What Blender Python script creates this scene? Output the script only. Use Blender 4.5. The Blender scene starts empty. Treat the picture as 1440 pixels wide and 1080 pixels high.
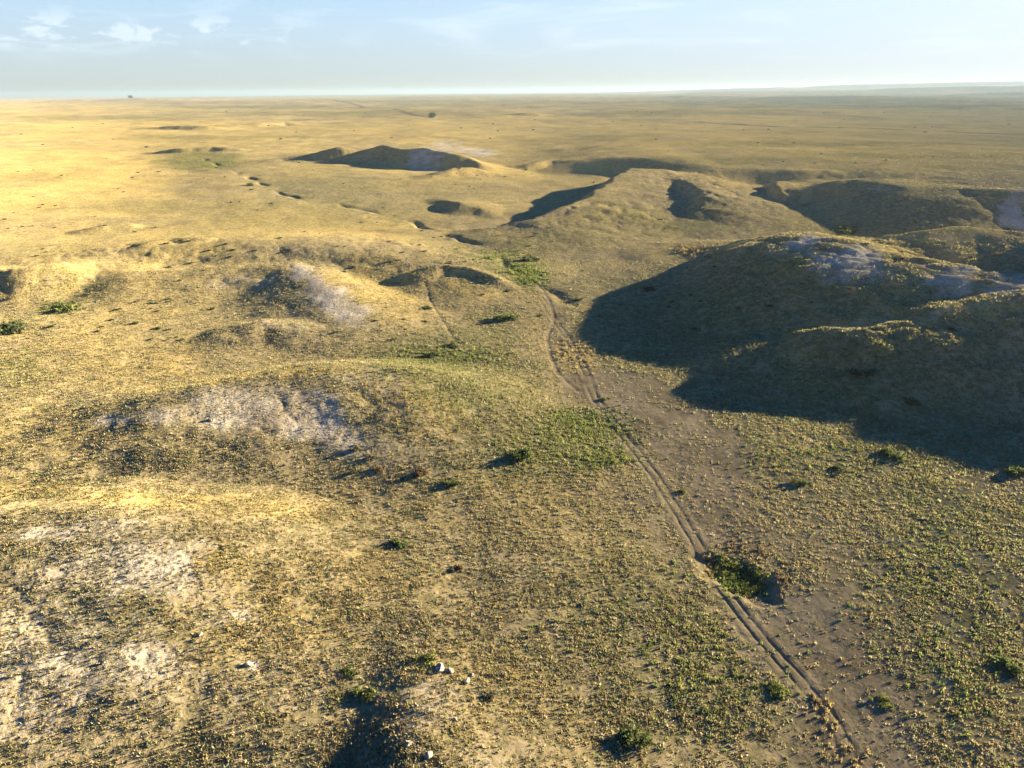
import bpy, math, os
import numpy as np
from mathutils import Vector

QUICK = os.environ.get('QUICK', '')
rng = np.random.default_rng(11)
import time; T0 = time.time()
def tick(m):
    if os.environ.get('TICK'): open('/tmp/tick','a').write('%s %.1f\n' % (m, time.time() - T0))
scene = bpy.context.scene
COL = scene.collection
R = math.radians

# ------------------------------------------------------------------ camera
CAM_H = 45.0
PITCH = R(22.25)
ROLL = R(0.5)
FPX = 1009.0                      # focal length in 1440-wide photo pixels
SUN_AZ = R(66.0)                  # from +Y towards +X
SUN_EL = R(11.5)
SUN_XY = np.array([math.sin(SUN_AZ), math.cos(SUN_AZ)])

def ray(px, py):
    u, v = px - 720.0, py - 540.0
    c, s = math.cos(ROLL), math.sin(ROLL)
    u, v = u * c - v * s, u * s + v * c
    return np.array([u, FPX * math.cos(PITCH) - v * math.sin(PITCH),
                     -FPX * math.sin(PITCH) - v * math.cos(PITCH)])

def at(px, py, h=0.0):
    d = ray(px, py)
    t = (h - CAM_H) / min(d[2], -1e-3)
    return np.array([d[0] * t, d[1] * t])

# ------------------------------------------------------------------ noise
_perm = np.random.default_rng(5).permutation(4096).astype(np.int64)
_ga = np.random.default_rng(6).uniform(0, 2 * math.pi, 4096)
_gx, _gy = np.cos(_ga), np.sin(_ga)

def perlin(x, y, seed=0):
    xi = np.floor(x).astype(np.int64); yi = np.floor(y).astype(np.int64)
    xf = x - xi; yf = y - yi
    u = xf * xf * xf * (xf * (xf * 6 - 15) + 10)
    v = yf * yf * yf * (yf * (yf * 6 - 15) + 10)
    def g(ix, iy, dx, dy):
        k = _perm[(_perm[(ix + seed * 37) & 4095] + iy) & 4095]
        return _gx[k] * dx + _gy[k] * dy
    a = g(xi, yi, xf, yf); b = g(xi + 1, yi, xf - 1, yf)
    c = g(xi, yi + 1, xf, yf - 1); d = g(xi + 1, yi + 1, xf - 1, yf - 1)
    return (a + u * (b - a) + v * ((c + u * (d - c)) - (a + u * (b - a)))) * 1.5

def fbm(x, y, wl, octv, seed=0, gain=0.5):
    s = 0.0; a = 1.0; t = 0.0
    for o in range(octv):
        s = s + a * perlin(x / wl, y / wl, seed + o * 3); t += a
        a *= gain; wl *= 0.5
    return s / t

def sstep(a, b, x):
    t = np.clip((x - a) / (b - a), 0, 1)
    return t * t * (3 - 2 * t)

def polydist(x, y, pts, vals=None):
    """distance to a polyline, side (+1 = left of its direction), interpolated value"""
    best = np.full(x.shape, 1e18); side = np.zeros(x.shape); val = np.zeros(x.shape); arc = np.zeros(x.shape)
    L0 = 0.0
    for i in range(len(pts) - 1):
        ax, ay = pts[i]; bx, by = pts[i + 1]
        ex, ey = bx - ax, by - ay
        L = math.hypot(ex, ey) + 1e-9
        t = np.clip(((x - ax) * ex + (y - ay) * ey) / (L * L), 0, 1)
        dx = x - (ax + t * ex); dy = y - (ay + t * ey)
        d2 = dx * dx + dy * dy
        m = d2 < best
        best = np.where(m, d2, best)
        sd = (ex * (y - ay) - ey * (x - ax)) / L
        side = np.where(m, sd / np.sqrt(d2 + 1e-6), side)
        if vals is not None:
            val = np.where(m, vals[i] + t * (vals[i + 1] - vals[i]), val)
        arc = np.where(m, L0 + t * L, arc)
        L0 += L
    return np.sqrt(best), np.clip(side, -1, 1), val, arc

# ------------------------------------------------------------------ hills: crest (photo px, photo py, height m), far width, near width, profile power
HILLS = {
 'near_left':   ([(-260,800,5.0),(-100,765,6),(0,742,6.6),(110,728,7),(230,742,6.4),(320,772,4.8),(420,815,2.6),(520,860,1)], 20, 42, 1.9),
 'chalk_left':  ([(-120,640,1.5),(0,612,2.6),(90,592,4),(150,573,5.5),(230,556,7),(300,541,8),(390,524,9),(460,516,9.4),(550,522,8.6),(620,545,6),(668,578,2.5)], 20, 36, 1.7),
 'spur_left':   ([(-120,402,6.0),(0,390,6.6),(70,381,7.2),(130,378,6.4),(200,388,5.6),(270,384,5.4),(340,377,6.2),(400,372,7.6),(437,379,7.8),(470,408,5.8),(520,442,3.4),(570,468,1)], 28, 32, 1.6),
 'broad_left':  ([(-60,385,2),(60,372,4),(150,360,6),(230,351,7.6),(290,345,8.2),(360,342,8.6),(440,343,8.6),(530,352,7.4),(610,368,5.6),(690,392,3.4),(740,412,1)], 60, 34, 1.8),
 'mound_left':  ([(330,466,1.6),(375,452,3.2),(420,458,2.4),(450,470,1.2)], 10, 14, 1.8),
 'mound_mid':   ([(585,384,5),(618,372,6.6),(650,374,6.2),(690,388,4.6),(715,402,2.5)], 10, 9, 1.6),
 'bottom':      ([(585,1250,4.2),(600,1150,3.9),(606,1060,3.4),(614,1000,2.8),(630,950,1.9),(655,900,1.1),(690,840,0.5)], 11, 32, 1.7),
 'right_upper': ([(860,362,0.8),(900,352,1.8),(950,345,2.6),(1000,341,3.6),(1060,335,6.6),(1130,329,12.2),(1190,338,13.8),(1215,352,13.4),(1290,367,12.8),(1380,380,12.8),(1460,387,13),(1600,392,13),(1800,400,13)], 30, 50, 1.8),
 'right_top':   ([(1170,336,9.5),(1240,332,11.5),(1300,325,12.8),(1360,319,13.6),(1440,326,13.4),(1560,330,13.6),(1750,335,13.6)], 26, 60, 1.8),
 'right_lower': ([(1090,480,2.4),(1125,466,5.0),(1165,458,7.0),(1225,458,8.0),(1290,452,8.8),(1350,440,9.6),(1440,428,10.6),(1560,412,12),(1750,400,13)], 14, 30, 1.7),
 'right_rise':  ([(106,84,7,'w'),(114,96,10.5,'w'),(122,112,14,'w'),(129,128,17.5,'w'),(134,142,20.5,'w'),(137,156,21.5,'w'),(139,164,19,'w'),(142,173,12,'w')], 26, 70, 1.5),  # unseen rise out of frame, shaped to throw shade onto the right slopes
 'scarp_a':     ([(630,284,1.6),(650,287,3.0),(676,294,2.3),(705,298,1.2)], 60, 9, 1.4),
 'scarp_b':     ([(628,328,0.6),(690,321,2.4),(752,307,4.6),(808,286,7.0),(848,263,9.0),(872,244,10.4),(890,236,10)], 13, 95, 1.6),
 'scarp_f':     ([(718,322,0.8),(760,318,2.2),(800,312,3.0),(830,305,2.4)], 9, 26, 1.5),
 'scarp_c':     ([(925,319,0.8),(966,308,3.2),(990,290,6.4),(994,272,8.8),(978,257,9.8),(968,250,9.4)], 14, 80, 1.6),
 'scarp_d':     ([(1085,302,1.0),(1106,288,3.8),(1112,272,7.4),(1098,258,9.8),(1090,250,9.4)], 11, 46, 1.5),
 'scarp_e':     ([(1165,258,8),(1192,253,12),(1215,252,12.6),(1265,261,12),(1312,274,10.8),(1345,265,12),(1440,268,12.6),(1600,270,13),(1900,280,13)], 140, 28, 1.5),
 'far_butte':   ([(385,520,1.0,'r'),(430,525,4.2,'r'),(470,522,8.8,'r'),(500,518,6.6,'r'),(532,510,10.6,'r'),(568,500,8.8,'r'),(592,490,10.6,'r'),(640,465,8.2,'r'),(672,445,5,'r'),(694,430,1,'r')], 40, 26, 1.3),
 'far_mound':   ([(718,236,1.2),(750,229,3.4),(775,224,4.4),(805,225,4),(835,231,2)], 40, 14, 1.6),
 'far_hump':    ([(612,250,1.5),(640,240,4),(665,238,4),(690,242,2)], 22, 12, 1.6),
 'far_rim':     ([(215,219,0.8),(250,214,3.2),(300,212,3.6),(335,215,2)], 22, 10, 1.6),
 'far_bank':    ([(205,182,1.5),(250,179.5,4),(298,179,4.5),(312,182,1)], 80, 22, 1.6),
 'far_bank_b':  ([(326,178,2),(365,174,4.5),(400,172.5,4),(424,176,1)], 80, 24, 1.6),
 'far_bank_c':  ([(722,163,2),(745,160.5,5.5),(772,161.5,3.5),(790,163,1)], 90, 34, 1.6),
 'far_bank_d':  ([(-20,160,3),(15,157,6),(36,158,3)], 90, 40, 1.6),
 'far_step':    ([(40,5200,8),(110,5000,13),(200,5000,13),(280,5100,10),(345,5200,3)], 600, 110, 1.6),
 'far_step_b':  ([(500,5600,4),(600,5400,10),(700,5400,9),(780,5600,4)], 600, 110, 1.6),
 'mesa_low':    ([(1060,3800,3),(1120,3600,11),(1190,3500,13),(1250,3600,11),(1320,3700,3)], 700, 120, 1.5),
 'mesa_low_b':  ([(880,4300,3),(960,4200,10),(1040,4200,9),(1090,4300,3)], 700, 120, 1.5),
 'mesa':        ([(1215,6900,6),(1250,6600,22),(1300,6300,27),(1380,6300,30),(1450,6200,33),(1650,6200,34)], 2600, 190, 1.4),
 'mesa_b':      ([(1330,4700,6),(1370,4500,16),(1440,4400,20),(1600,4400,21)], 900, 130, 1.4),
 'mesa_far':    ([(960,11000,20),(1060,10500,44),(1200,10500,56),(1350,10500,66),(1500,10500,72),(1700,10500,72)], 4000, 400, 1.4),
 'left_slope':  ([(-160,399,5),(-40,393,8),(30,386,9.6),(80,378,9.4),(118,381,5),(140,388,2)], 34, 17, 1.5),
 'left_scar':   ([(200,358,5.6),(235,346,7.8),(275,343,8.2),(300,346,7)], 12, 6, 1.6),
 'left_scar_b': ([(120,334,1.2),(150,326,3),(180,324,2.6)], 12, 6, 1.6),
}
def _scale(k):                     # the valley's right side stands higher than its left
    if k in ('near_left', 'chalk_left'): return 0.50
    if k == 'bottom': return 0.58
    if k in ('spur_left', 'broad_left', 'mound_left', 'mound_mid'): return 0.60 if k != 'spur_left' else 0.5
    if k.startswith('left_'): return 0.6
    if k == 'right_rise': return 1.0
    if k == 'right_upper': return 0.95
    if k.startswith('right'): return 0.93
    if k == 'far_butte': return 1.0
    if k.startswith('scarp'): return 0.95
    return 1.0
for k, v in HILLS.items():
    HILLS[k] = ([(p_[0], p_[1], p_[2] * _scale(k)) for p_ in v[0]], *v[1:], v[0][0][3] if len(v[0][0]) > 3 else 'r' if v[0][0][1] > 1500 else '')
def at_polar(px, r):
    d_ = ray(px, 130); return np.array([d_[0], d_[1]]) / math.hypot(d_[0], d_[1]) * r
HPTS = {k: (np.array([at_polar(a, b) if v[4] == 'r' else np.array([a, b]) if v[4] == 'w' else at(a, b, h) for a, b, h in v[0]]), [p[2] for p in v[0]], v[1], v[2], v[3]) for k, v in HILLS.items()}

TRACK = [(1215,1130,0),(1196,1070,0),(1172,1015,0),(1150,985,0),(1115,945,0),(1080,905,0),(1040,857,0),(1008,820,0),(994,790,0),(975,755,0),(950,715,0),(925,675,0),(900,641,0),(874,608,0),(850,577,0),(833,552,0),(826,528,0),(815,503,0),(800,478,0),(786,458,0)]
TRACK_B = [(812,548,0),(795,533,0),(781,515,0),(773,490,0),(771,470,0),(780,450,0),(774,430,0),(766,415,0),(757,404,0)]
TRAIL_C = [(597,378,5),(604,400,4),(613,420,3),(622,440,2),(632,462,1),(640,480,0)]
CREEK = [(757,404,0),(742,396,0),(715,378,0),(680,356,0),(640,338,0),(600,322,0),(560,309,0),(520,300,0),(470,291,0),(420,286,0),(385,277,0),(352,259,0),(325,246,0),(300,235,0)]
def world(pl): return np.array([at(*p) for p in pl])
def smooth_poly(p, n=6):
    q = [p[0]]
    for i in range(len(p) - 1):
        p0 = p[max(i - 1, 0)]; p1 = p[i]; p2 = p[i + 1]; p3 = p[min(i + 2, len(p) - 1)]
        for k in range(1, n + 1):
            t = k / n
            q.append(0.5 * ((2 * p1) + (-p0 + p2) * t + (2 * p0 - 5 * p1 + 4 * p2 - p3) * t * t + (-p0 + 3 * p1 - 3 * p2 + p3) * t ** 3))
    return np.array(q)
TRACK_W = smooth_poly(world(TRACK), 3); TRACK_BW = smooth_poly(world(TRACK_B), 3)
_i = int(np.argmin(np.hypot(*(TRACK_W - at(1008, 822)).T)))
ARC_ONE = float(np.hypot(*np.diff(TRACK_W[:_i + 1], axis=0).T).sum())
TRAIL_W = world(TRAIL_C); CREEK_W = world(CREEK)
HOLLOW = at(1036, 812, 0)
TERR = np.array([at(a, b, 5.0) for a, b in [(700,226),(840,234),(885,238),(930,250),(985,256),(1050,255),(1100,258),(1190,262),(1320,286),(1500,300),(1800,316),(2600,356)]])

def crest(x, y, pts, vals, lam=3.0):
    """like polydist, but the segments blend, so that a bent crest leaves no crease on its inner side"""
    n = len(pts) - 1
    D = np.empty((n, len(x))); S = np.empty((n, len(x))); H = np.empty((n, len(x)))
    for i in range(n):
        ax, ay = pts[i]; bx, by = pts[i + 1]
        ex, ey = bx - ax, by - ay
        L = math.hypot(ex, ey) + 1e-9
        t = np.clip(((x - ax) * ex + (y - ay) * ey) / (L * L), 0, 1)
        D[i] = np.hypot(x - (ax + t * ex), y - (ay + t * ey))
        S[i] = np.clip((ex * (y - ay) - ey * (x - ax)) / L / (D[i] + 1e-3), -1, 1)
        H[i] = vals[i] + t * (vals[i + 1] - vals[i])
    d = D.min(0)
    W = np.exp(-(D - d) / (lam + .22 * d)); W /= W.sum(0)
    return d, (W * S).sum(0), (W * H).sum(0)

def near_poly(x, y, pts, r):
    lo = pts.min(0) - r; hi = pts.max(0) + r
    return (x > lo[0]) & (x < hi[0]) & (y > lo[1]) & (y < hi[1])

def height(x, y, parts=False):
    """ground height; also which hill owns the point"""
    x = np.asarray(x, float); y = np.asarray(y, float)
    r = np.hypot(x, y)
    wx = x + 3.6 * fbm(x, y, 34, 3, 21) + 1.0 * fbm(x, y, 9, 3, 24); wy = y + 3.6 * fbm(x, y, 34, 3, 31) + 1.0 * fbm(x, y, 9, 3, 34)
    near = sstep(900, 300, r)
    wx = x + (wx - x); wy = y + (wy - y)
    acc = np.zeros(x.shape); own = np.full(x.shape, -1); top = np.full(x.shape, 0.0); sl = np.zeros(x.shape)
    for i, (k, (pts, hs, wf, wn, pw)) in enumerate(HPTS.items()):
        m = near_poly(x, y, pts, max(wf, wn) + 12)
        if not m.any(): continue
        d, s, h = crest(wx[m], wy[m], pts, hs)
        w = wn + (wf - wn) * (0.5 + 0.5 * s)
        w = w * (0.72 + 0.03 * np.minimum(h, 14))
        t = np.clip(d / w, 0, 1)
        f = (1 - t ** pw) ** 2
        z = np.maximum(h, 0) * f
        acc[m] += z ** 5
        q = z > np.maximum(top[m], 0.9)
        om = own[m]; om[q] = i; own[m] = om
        top[m] = np.maximum(top[m], z)
        sl[m] = np.maximum(sl[m], 4 * f * (1 - f))
    # the terrace behind the scarp
    sd_, ss_, _, _ = polydist(wx, wy, TERR)
    terr = 8.0 * sstep(-8, 40, sd_ * np.sign(ss_)) * sstep(-.04, .20, np.arctan2(x, y)) * (1 - .75 * sstep(60, 650, sd_))
    acc = acc + terr ** 5
    z = acc ** 0.2
    # rills and gullies on the slopes
    rill = 1 - np.abs(fbm(x + 0.6 * y, y - 0.3 * x, 13, 4, 41)) * 2.2
    z = z - sl * np.clip(rill, 0, 1) ** 2 * np.minimum(top, 9) * 0.085
    rill2 = 1 - np.abs(fbm(x - 0.4 * y, y, 5.0, 3, 47)) * 2.2
    z = z - sl * np.clip(rill2, 0, 1) ** 3 * np.minimum(top, 6) * 0.016 * near
    # the plain: long swells that grow with distance
    z = z + sstep(120, 420, r) * (3.0 * fbm(x, y, 170, 5, 51, .6) + 0.2)
    z = z + sstep(500, 1600, r) * (11.0 * fbm(x, y, 620, 5, 61, .55))
    z = z + sstep(2500, 7000, r) * (16.0 * fbm(x, y, 3200, 4, 71))
    az = np.arctan2(x, y)
    # table lands at the right horizon, a long low rise on the left
    mesa = sstep(-0.05, 0.14, fbm(x, y, 5200, 4, 81) + 0.45 * sstep(0.1, 0.55, az) - 0.18)
    z = z + sstep(4500, 7500, r) * mesa * sstep(0.02, 0.38, az) * (10 + 0.002 * r)
    lx = sstep(-30, -190, x - 0.1 * y) * sstep(90, 220, y)
    z = z + lx * 2.6
    z = z + 0.17 * fbm(x, y, 11, 3, 91) * near + 0.055 * fbm(x, y, 2.2, 3, 95) * sstep(320, 110, r)
    # wash and wheel ruts
    def carve(pts, fn, rad):
        m = near_poly(x, y, pts, rad)
        if m.any():
            d, s, _, a = polydist(x[m] + 0.14 * perlin(x[m] / 3, y[m] / 3, 7), y[m] + 0.14 * perlin(x[m] / 3, y[m] / 3, 8), pts)
            z[m] += fn(d, d * s, a, x[m], y[m])
    def rut(d, s, a, X, Y):
        e = np.clip(0.75 + 0.9 * perlin(X / 6, Y / 6, 15) + .5 * perlin(X / 1.7, Y / 1.7, 16), .1, 2)
        two = 1.15 - .15 * sstep(ARC_ONE - 3, ARC_ONE + 6, a)              # one cut line below the hollow, twin ruts above it
        g = np.exp(-((s - 0.52) / 0.15) ** 2) + np.exp(-((s + 0.52) / 0.15) ** 2) * two
        g1 = np.exp(-((s - 0.1) / 0.30) ** 2) * (1 - two)
        return -0.16 * np.exp(-(d / 6.0) ** 2) - e * (0.055 * g * two + 0.05 * g1) \
            + 0.03 * np.exp(-((s + 1.1) / 0.25) ** 2) + 0.03 * np.exp(-((s - 1.1) / 0.25) ** 2)
    carve(TRACK_W, rut, 22)
    carve(TRACK_BW, lambda d, s, a, X, Y: -0.07 * np.exp(-(d / 0.35) ** 2) - 0.1 * np.exp(-(d / 4) ** 2), 12)
    carve(TRAIL_W, lambda d, s, a, X, Y: -0.08 * np.exp(-(d / 0.4) ** 2), 6)
    def creek(d, s, a, X, Y):
        q = s + 2.2 * perlin(X / 14, Y / 14, 17)
        return -0.3 * np.exp(-(d / 9) ** 2) - np.clip(0.3 + 0.9 * perlin(X / 18, Y / 18, 19), 0, 2) * np.exp(-(q / 1.5) ** 2)
    carve(CREEK_W, creek, 30)
    hx, hy = x - HOLLOW[0], y - HOLLOW[1]
    hq = np.sqrt(((hx * 0.8 + hy * 0.6) / 2.4) ** 2 + ((hy * 0.8 - hx * 0.6) / 4.2) ** 2) + 0.25 * perlin(x / 1.5, y / 1.5, 23)
    z = z - 0.55 * sstep(1.3, 0.6, hq)
    z = z - r * r / (2 * 6371000.0)
    if parts: return z, own, top, sl, hq
    return z

from concurrent.futures import ThreadPoolExecutor
_pool = ThreadPoolExecutor(4)
def par(fn, x, y, n=24):
    """fn over slices of the points, on all cores; joins arrays, tuples of arrays or dicts of arrays"""
    if len(x) < 20000: return fn(x, y)
    cuts_ = np.linspace(0, len(x), n + 1).astype(int)
    res = list(_pool.map(lambda i: fn(x[cuts_[i]:cuts_[i + 1]], y[cuts_[i]:cuts_[i + 1]]), range(n)))
    if isinstance(res[0], dict): return {k: np.concatenate([r_[k] for r_ in res]) for k in res[0]}
    if isinstance(res[0], tuple): return tuple(np.concatenate([r_[i] for r_ in res]) for i in range(len(res[0])))
    return np.concatenate(res)

# ------------------------------------------------------------------ colour regions of the land (grass kinds, bare soil, chalk): ellipses on the ground
#   (photo px, photo py, half-width px, half-height px, strength)
PATCH = {
 'chalk': [(60,752,70,12,.75),(190,790,90,40,.85),(150,740,90,14,.6),(290,845,60,28,.6),(110,870,140,90,.5),(40,980,110,90,.5),(250,960,120,60,.3),(200,920,60,30,.3),
   (150,592,36,7,.9),(215,580,30,12,.7),(330,570,100,30,.62),(455,590,50,28,.95),(400,575,60,25,.7),(500,620,50,25,.55),(560,640,40,25,.3),(520,540,60,22,.45),(295,592,10,5,.9),
   (420,380,22,10,1),(445,405,24,16,1),(470,420,26,14,1),(492,440,34,16,.95),(330,398,50,8,.5),(520,460,30,10,.4),(395,458,45,8,.5),
   (1145,336,35,8,.9),(1190,362,54,16,1),(1120,348,40,10,.6),(1345,388,44,14,.95),(1420,395,30,18,1),(1280,375,60,10,.45),(1300,350,90,14,.25),
   (1430,293,24,10,1),(1250,262,40,8,.3),(600,212,30,10,1),(625,206,24,8,.8),(672,213,22,7,1),(540,203,30,5,.4),
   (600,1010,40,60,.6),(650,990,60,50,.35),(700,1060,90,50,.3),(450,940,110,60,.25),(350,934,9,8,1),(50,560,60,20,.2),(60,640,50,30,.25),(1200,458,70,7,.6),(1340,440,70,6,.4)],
 'bare': [(1190,1010,90,110,.85),(1120,900,110,80,.9),(1170,820,60,50,.5),(1080,760,60,40,.5),(1000,680,70,70,.85),(950,620,50,40,.8),(890,560,50,40,.85),(830,545,50,32,.9),(800,490,30,40,.6),(900,690,50,30,.5),
   (940,590,60,30,.7),(1080,880,60,50,.6),(900,740,40,40,.4),(780,430,26,26,.5),(620,600,90,50,.25),(600,330,60,12,.35),(700,345,60,12,.4),(860,390,60,30,.35),(1250,960,60,60,.35),(960,780,40,50,.4),
   (920,280,60,25,.3),(350,590,120,60,.25),(420,640,120,50,.3),(640,440,50,40,.1),(1010,630,60,40,.6),(760,300,60,16,.4),(640,280,60,12,.35),
   (740,145,400,6,.25),(250,143,260,3,.5),(400,172,120,4,.4)],
 'green': [(1036,815,30,24,1),(830,600,80,30,.9),(790,620,80,36,.6),(620,520,150,40,.45),(700,560,80,50,.4),(850,640,50,16,.55),(640,500,90,26,.75),(560,500,80,18,.55),(730,375,50,14,.8),(745,392,22,12,1),(700,350,70,14,.6),(630,540,70,24,.4),(1150,203,220,5,.6),(500,158,220,3,.6),(900,157,220,3,.6),(120,166,160,3,.5),(380,150,200,2,.6),(310,192,140,4,.5),(860,192,140,4,.4),(1280,218,180,6,.4),(1000,228,180,6,.4),(60,250,90,8,.35),(200,290,120,8,.4),(1250,150,260,3,.5),(620,143,220,2,.5),(280,225,60,14,.9),(300,236,40,8,.6),
   (80,435,30,8,.8),(30,455,40,10,.5),(120,400,60,14,.3),(700,445,40,12,.5),(660,470,60,18,.5),(1190,325,26,6,.9),(870,300,60,12,.3),(960,310,90,14,.45),(800,330,80,14,.4),(450,250,90,24,.35),(400,300,120,20,.3),
   (1120,400,240,60,.35),(1250,530,220,70,.4),(1000,470,140,60,.3),(1250,290,160,30,.4),(900,860,150,100,.3),(1000,960,110,90,.35),(1250,660,150,60,.4),(1350,850,120,120,.4),(1330,760,120,60,.35),(700,640,80,40,.3),(30,520,50,30,.5),(510,980,60,30,.4),(890,1035,40,24,.5),(1095,970,24,12,.6),  # real sage; on the right hills this green also paints their shade deeper
   (600,270,120,24,.2),(900,420,120,40,.3),(1100,560,160,50,.3),(1000,430,120,50,.35),(150,830,110,90,.3),(250,320,140,18,.2),(60,345,80,18,.3),(780,145,500,5,.3),(1150,136,360,10,.9)],
 'gold': [(350,710,200,24,.9),(200,700,160,18,.8),(60,690,100,20,.7),(470,680,120,30,.3),(300,790,40,14,.7),(300,535,120,14,.9),(440,520,90,9,1),(540,545,70,16,.9),(600,590,60,24,.5),(490,560,50,14,.8),(150,500,200,40,.55),(60,600,90,60,.45),
   (520,400,70,34,.9),(560,430,50,30,.6),(430,320,200,34,.8),(300,330,120,24,.6),(650,400,50,16,.8),(100,270,160,60,.7),(80,230,160,30,.6),(250,180,300,14,.7),(720,174,400,8,1),(600,185,300,10,.8),(1150,165,340,14,1),(1100,195,400,28,.8),(1200,225,260,16,.5),(700,240,200,14,.6),
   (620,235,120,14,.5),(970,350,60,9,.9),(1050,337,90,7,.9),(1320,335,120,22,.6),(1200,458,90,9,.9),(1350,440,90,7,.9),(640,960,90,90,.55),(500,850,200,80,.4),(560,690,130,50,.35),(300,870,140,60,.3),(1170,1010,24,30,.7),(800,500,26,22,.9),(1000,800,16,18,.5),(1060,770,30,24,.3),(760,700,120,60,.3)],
}

def ground_many(P):
    P = np.asarray(P, float)
    D = np.array([ray(a, b) for a, b in P]); D /= np.linalg.norm(D, axis=1)[:, None]
    t = np.geomspace(38, 26000, 800)
    X = D[:, 0:1] * t; Y = D[:, 1:2] * t; Z = CAM_H + D[:, 2:3] * t
    g = par(height, X.ravel(), Y.ravel()).reshape(X.shape) > Z
    i = np.where(g.any(1), g.argmax(1), len(t) - 1)
    a = t[np.maximum(i - 1, 0)]; b = t[i]
    for _ in range(12):
        m = 0.5 * (a + b)
        u = height(D[:, 0] * m, D[:, 1] * m) > CAM_H + D[:, 2] * m
        b = np.where(u, m, b); a = np.where(u, a, m)
    G = np.stack([D[:, 0] * b, D[:, 1] * b, height(D[:, 0] * b, D[:, 1] * b)], 1)
    return G, b

def pd(x, y, pts, rad=30):
    d = np.full(x.shape, 1e4); s_ = np.zeros(x.shape)
    m = near_poly(x, y, pts, rad)
    if m.any(): d[m], s_[m], _, _ = polydist(x[m], y[m], pts)
    return d, s_, None, None

# ------------------------------------------------------------------ regions -> fields over the ground
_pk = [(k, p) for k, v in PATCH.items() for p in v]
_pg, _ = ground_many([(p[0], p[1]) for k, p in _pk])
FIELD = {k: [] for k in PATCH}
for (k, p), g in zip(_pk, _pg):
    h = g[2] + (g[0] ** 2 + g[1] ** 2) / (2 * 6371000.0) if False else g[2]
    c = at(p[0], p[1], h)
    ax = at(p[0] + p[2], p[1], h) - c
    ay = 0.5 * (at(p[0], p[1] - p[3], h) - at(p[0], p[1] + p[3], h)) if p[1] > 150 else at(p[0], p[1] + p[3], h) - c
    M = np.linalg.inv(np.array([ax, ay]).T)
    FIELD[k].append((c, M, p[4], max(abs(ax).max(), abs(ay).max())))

def fields(x, y):
    out = {}
    r = np.hypot(x, y)
    n1 = fbm(x, y, 16, 5, 101, .62); n2 = fbm(x, y, 5.0, 4, 111, .62); n3 = fbm(x, y, 90, 4, 121, .6)
    wx = x + 3.2 * n1 * np.clip(r / 90, .8, 30); wy = y + 3.2 * n2 * np.clip(r / 90, .8, 30)
    nn = n1 * 0.55 + n2 * 0.35
    nn = np.where(r > 350, n3 * .8, nn)
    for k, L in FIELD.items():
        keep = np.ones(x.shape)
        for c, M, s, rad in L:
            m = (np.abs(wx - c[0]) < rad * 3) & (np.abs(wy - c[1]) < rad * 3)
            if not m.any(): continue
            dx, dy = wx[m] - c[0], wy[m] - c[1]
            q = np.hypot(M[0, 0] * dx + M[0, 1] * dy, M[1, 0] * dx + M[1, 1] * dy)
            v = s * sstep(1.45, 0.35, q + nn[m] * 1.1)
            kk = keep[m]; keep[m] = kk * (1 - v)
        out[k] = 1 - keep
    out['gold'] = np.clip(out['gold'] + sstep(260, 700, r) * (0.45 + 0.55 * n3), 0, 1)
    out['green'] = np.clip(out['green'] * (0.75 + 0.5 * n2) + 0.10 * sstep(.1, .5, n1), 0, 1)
    d, _, _, _ = pd(x, y, CREEK_W)
    cw = np.exp(-(d / 12) ** 2)
    out['green'] = np.clip(out['green'] + 0.35 * cw * sstep(-.2, .4, n2), 0, 1)
    out['bare'] = np.clip(out['bare'] + 0.6 * np.exp(-(d / 4) ** 2) * sstep(-.1, .3, n1), 0, 1)
    d, s, _, _ = pd(x, y, TRACK_W)
    ruts = .85 * np.exp(-((d - .52) / .22) ** 2)
    out['bare'] = np.clip(np.maximum(out['bare'], np.maximum(ruts, .25 * np.exp(-(d / 2.2) ** 2))), 0, 1)
    out['green'] *= 1 - ruts; out['gold'] *= 1 - .8 * ruts
    d2, _, _, _ = pd(x, y, TRACK_BW)
    d3, _, _, _ = pd(x, y, TRAIL_W)
    r2 = np.maximum(np.exp(-(d2 / .55) ** 2), .6 * np.exp(-(d3 / .4) ** 2))
    out['bare'] = np.maximum(out['bare'], r2); out['gold'] *= 1 - r2; out['green'] *= 1 - r2
    out['_track'] = d; out['_trackb'] = d2; out['_trail'] = d3
    return out

ROAD = [(985,172),(1040,175),(1150,179),(1260,182),(1350,186),(1445,189),(1600,195)]
LANE = [(470,141),(482,143),(495,146),(510,151)]
LANE_B = [(553,153),(566,157),(580,161),(600,165)]
ROAD_W = ground_many(ROAD)[0][:, :2]; LANE_W = ground_many(LANE)[0][:, :2]; LANE_BW = ground_many(LANE_B)[0][:, :2]

# ------------------------------------------------------------------ the ground: one sheet to the horizon, finest near by
q = 2.0 if QUICK else 1.0
az = [np.arange(R(-50), R(50), 0.0017 * q), np.arange(R(50), R(110), 0.006 * q), np.arange(R(110), R(250), 0.05), np.arange(R(250), R(310), 0.006 * q)]
az = np.concatenate(az); az = np.sort(np.mod(az + math.pi, 2 * math.pi) - math.pi); NA = len(az)
rr = [0.5, 4, 9, 15, 21, 26, 30, 33, 35]
while rr[-1] < 34000:
    r_ = rr[-1]
    rr.append(r_ + q * min(max(r_ * r_ * 0.0014 / CAM_H, 0.11), 0.0062 * r_))
rr = np.array(rr); NR = len(rr)
AA, RR = np.meshgrid(az, rr)
X = (RR * np.sin(AA)).ravel(); Y = (RR * np.cos(AA)).ravel()
tick('pre')
Z, OWN, TOP, SLP, HQ = par(lambda a, b: height(a, b, True), X, Y)
tick('height')
F = par(fields, X, Y)
dr_, _, _, _ = pd(X, Y, ROAD_W); dl_, _, _, _ = pd(X, Y, LANE_W); dm_, _, _, _ = pd(X, Y, LANE_BW)
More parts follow.
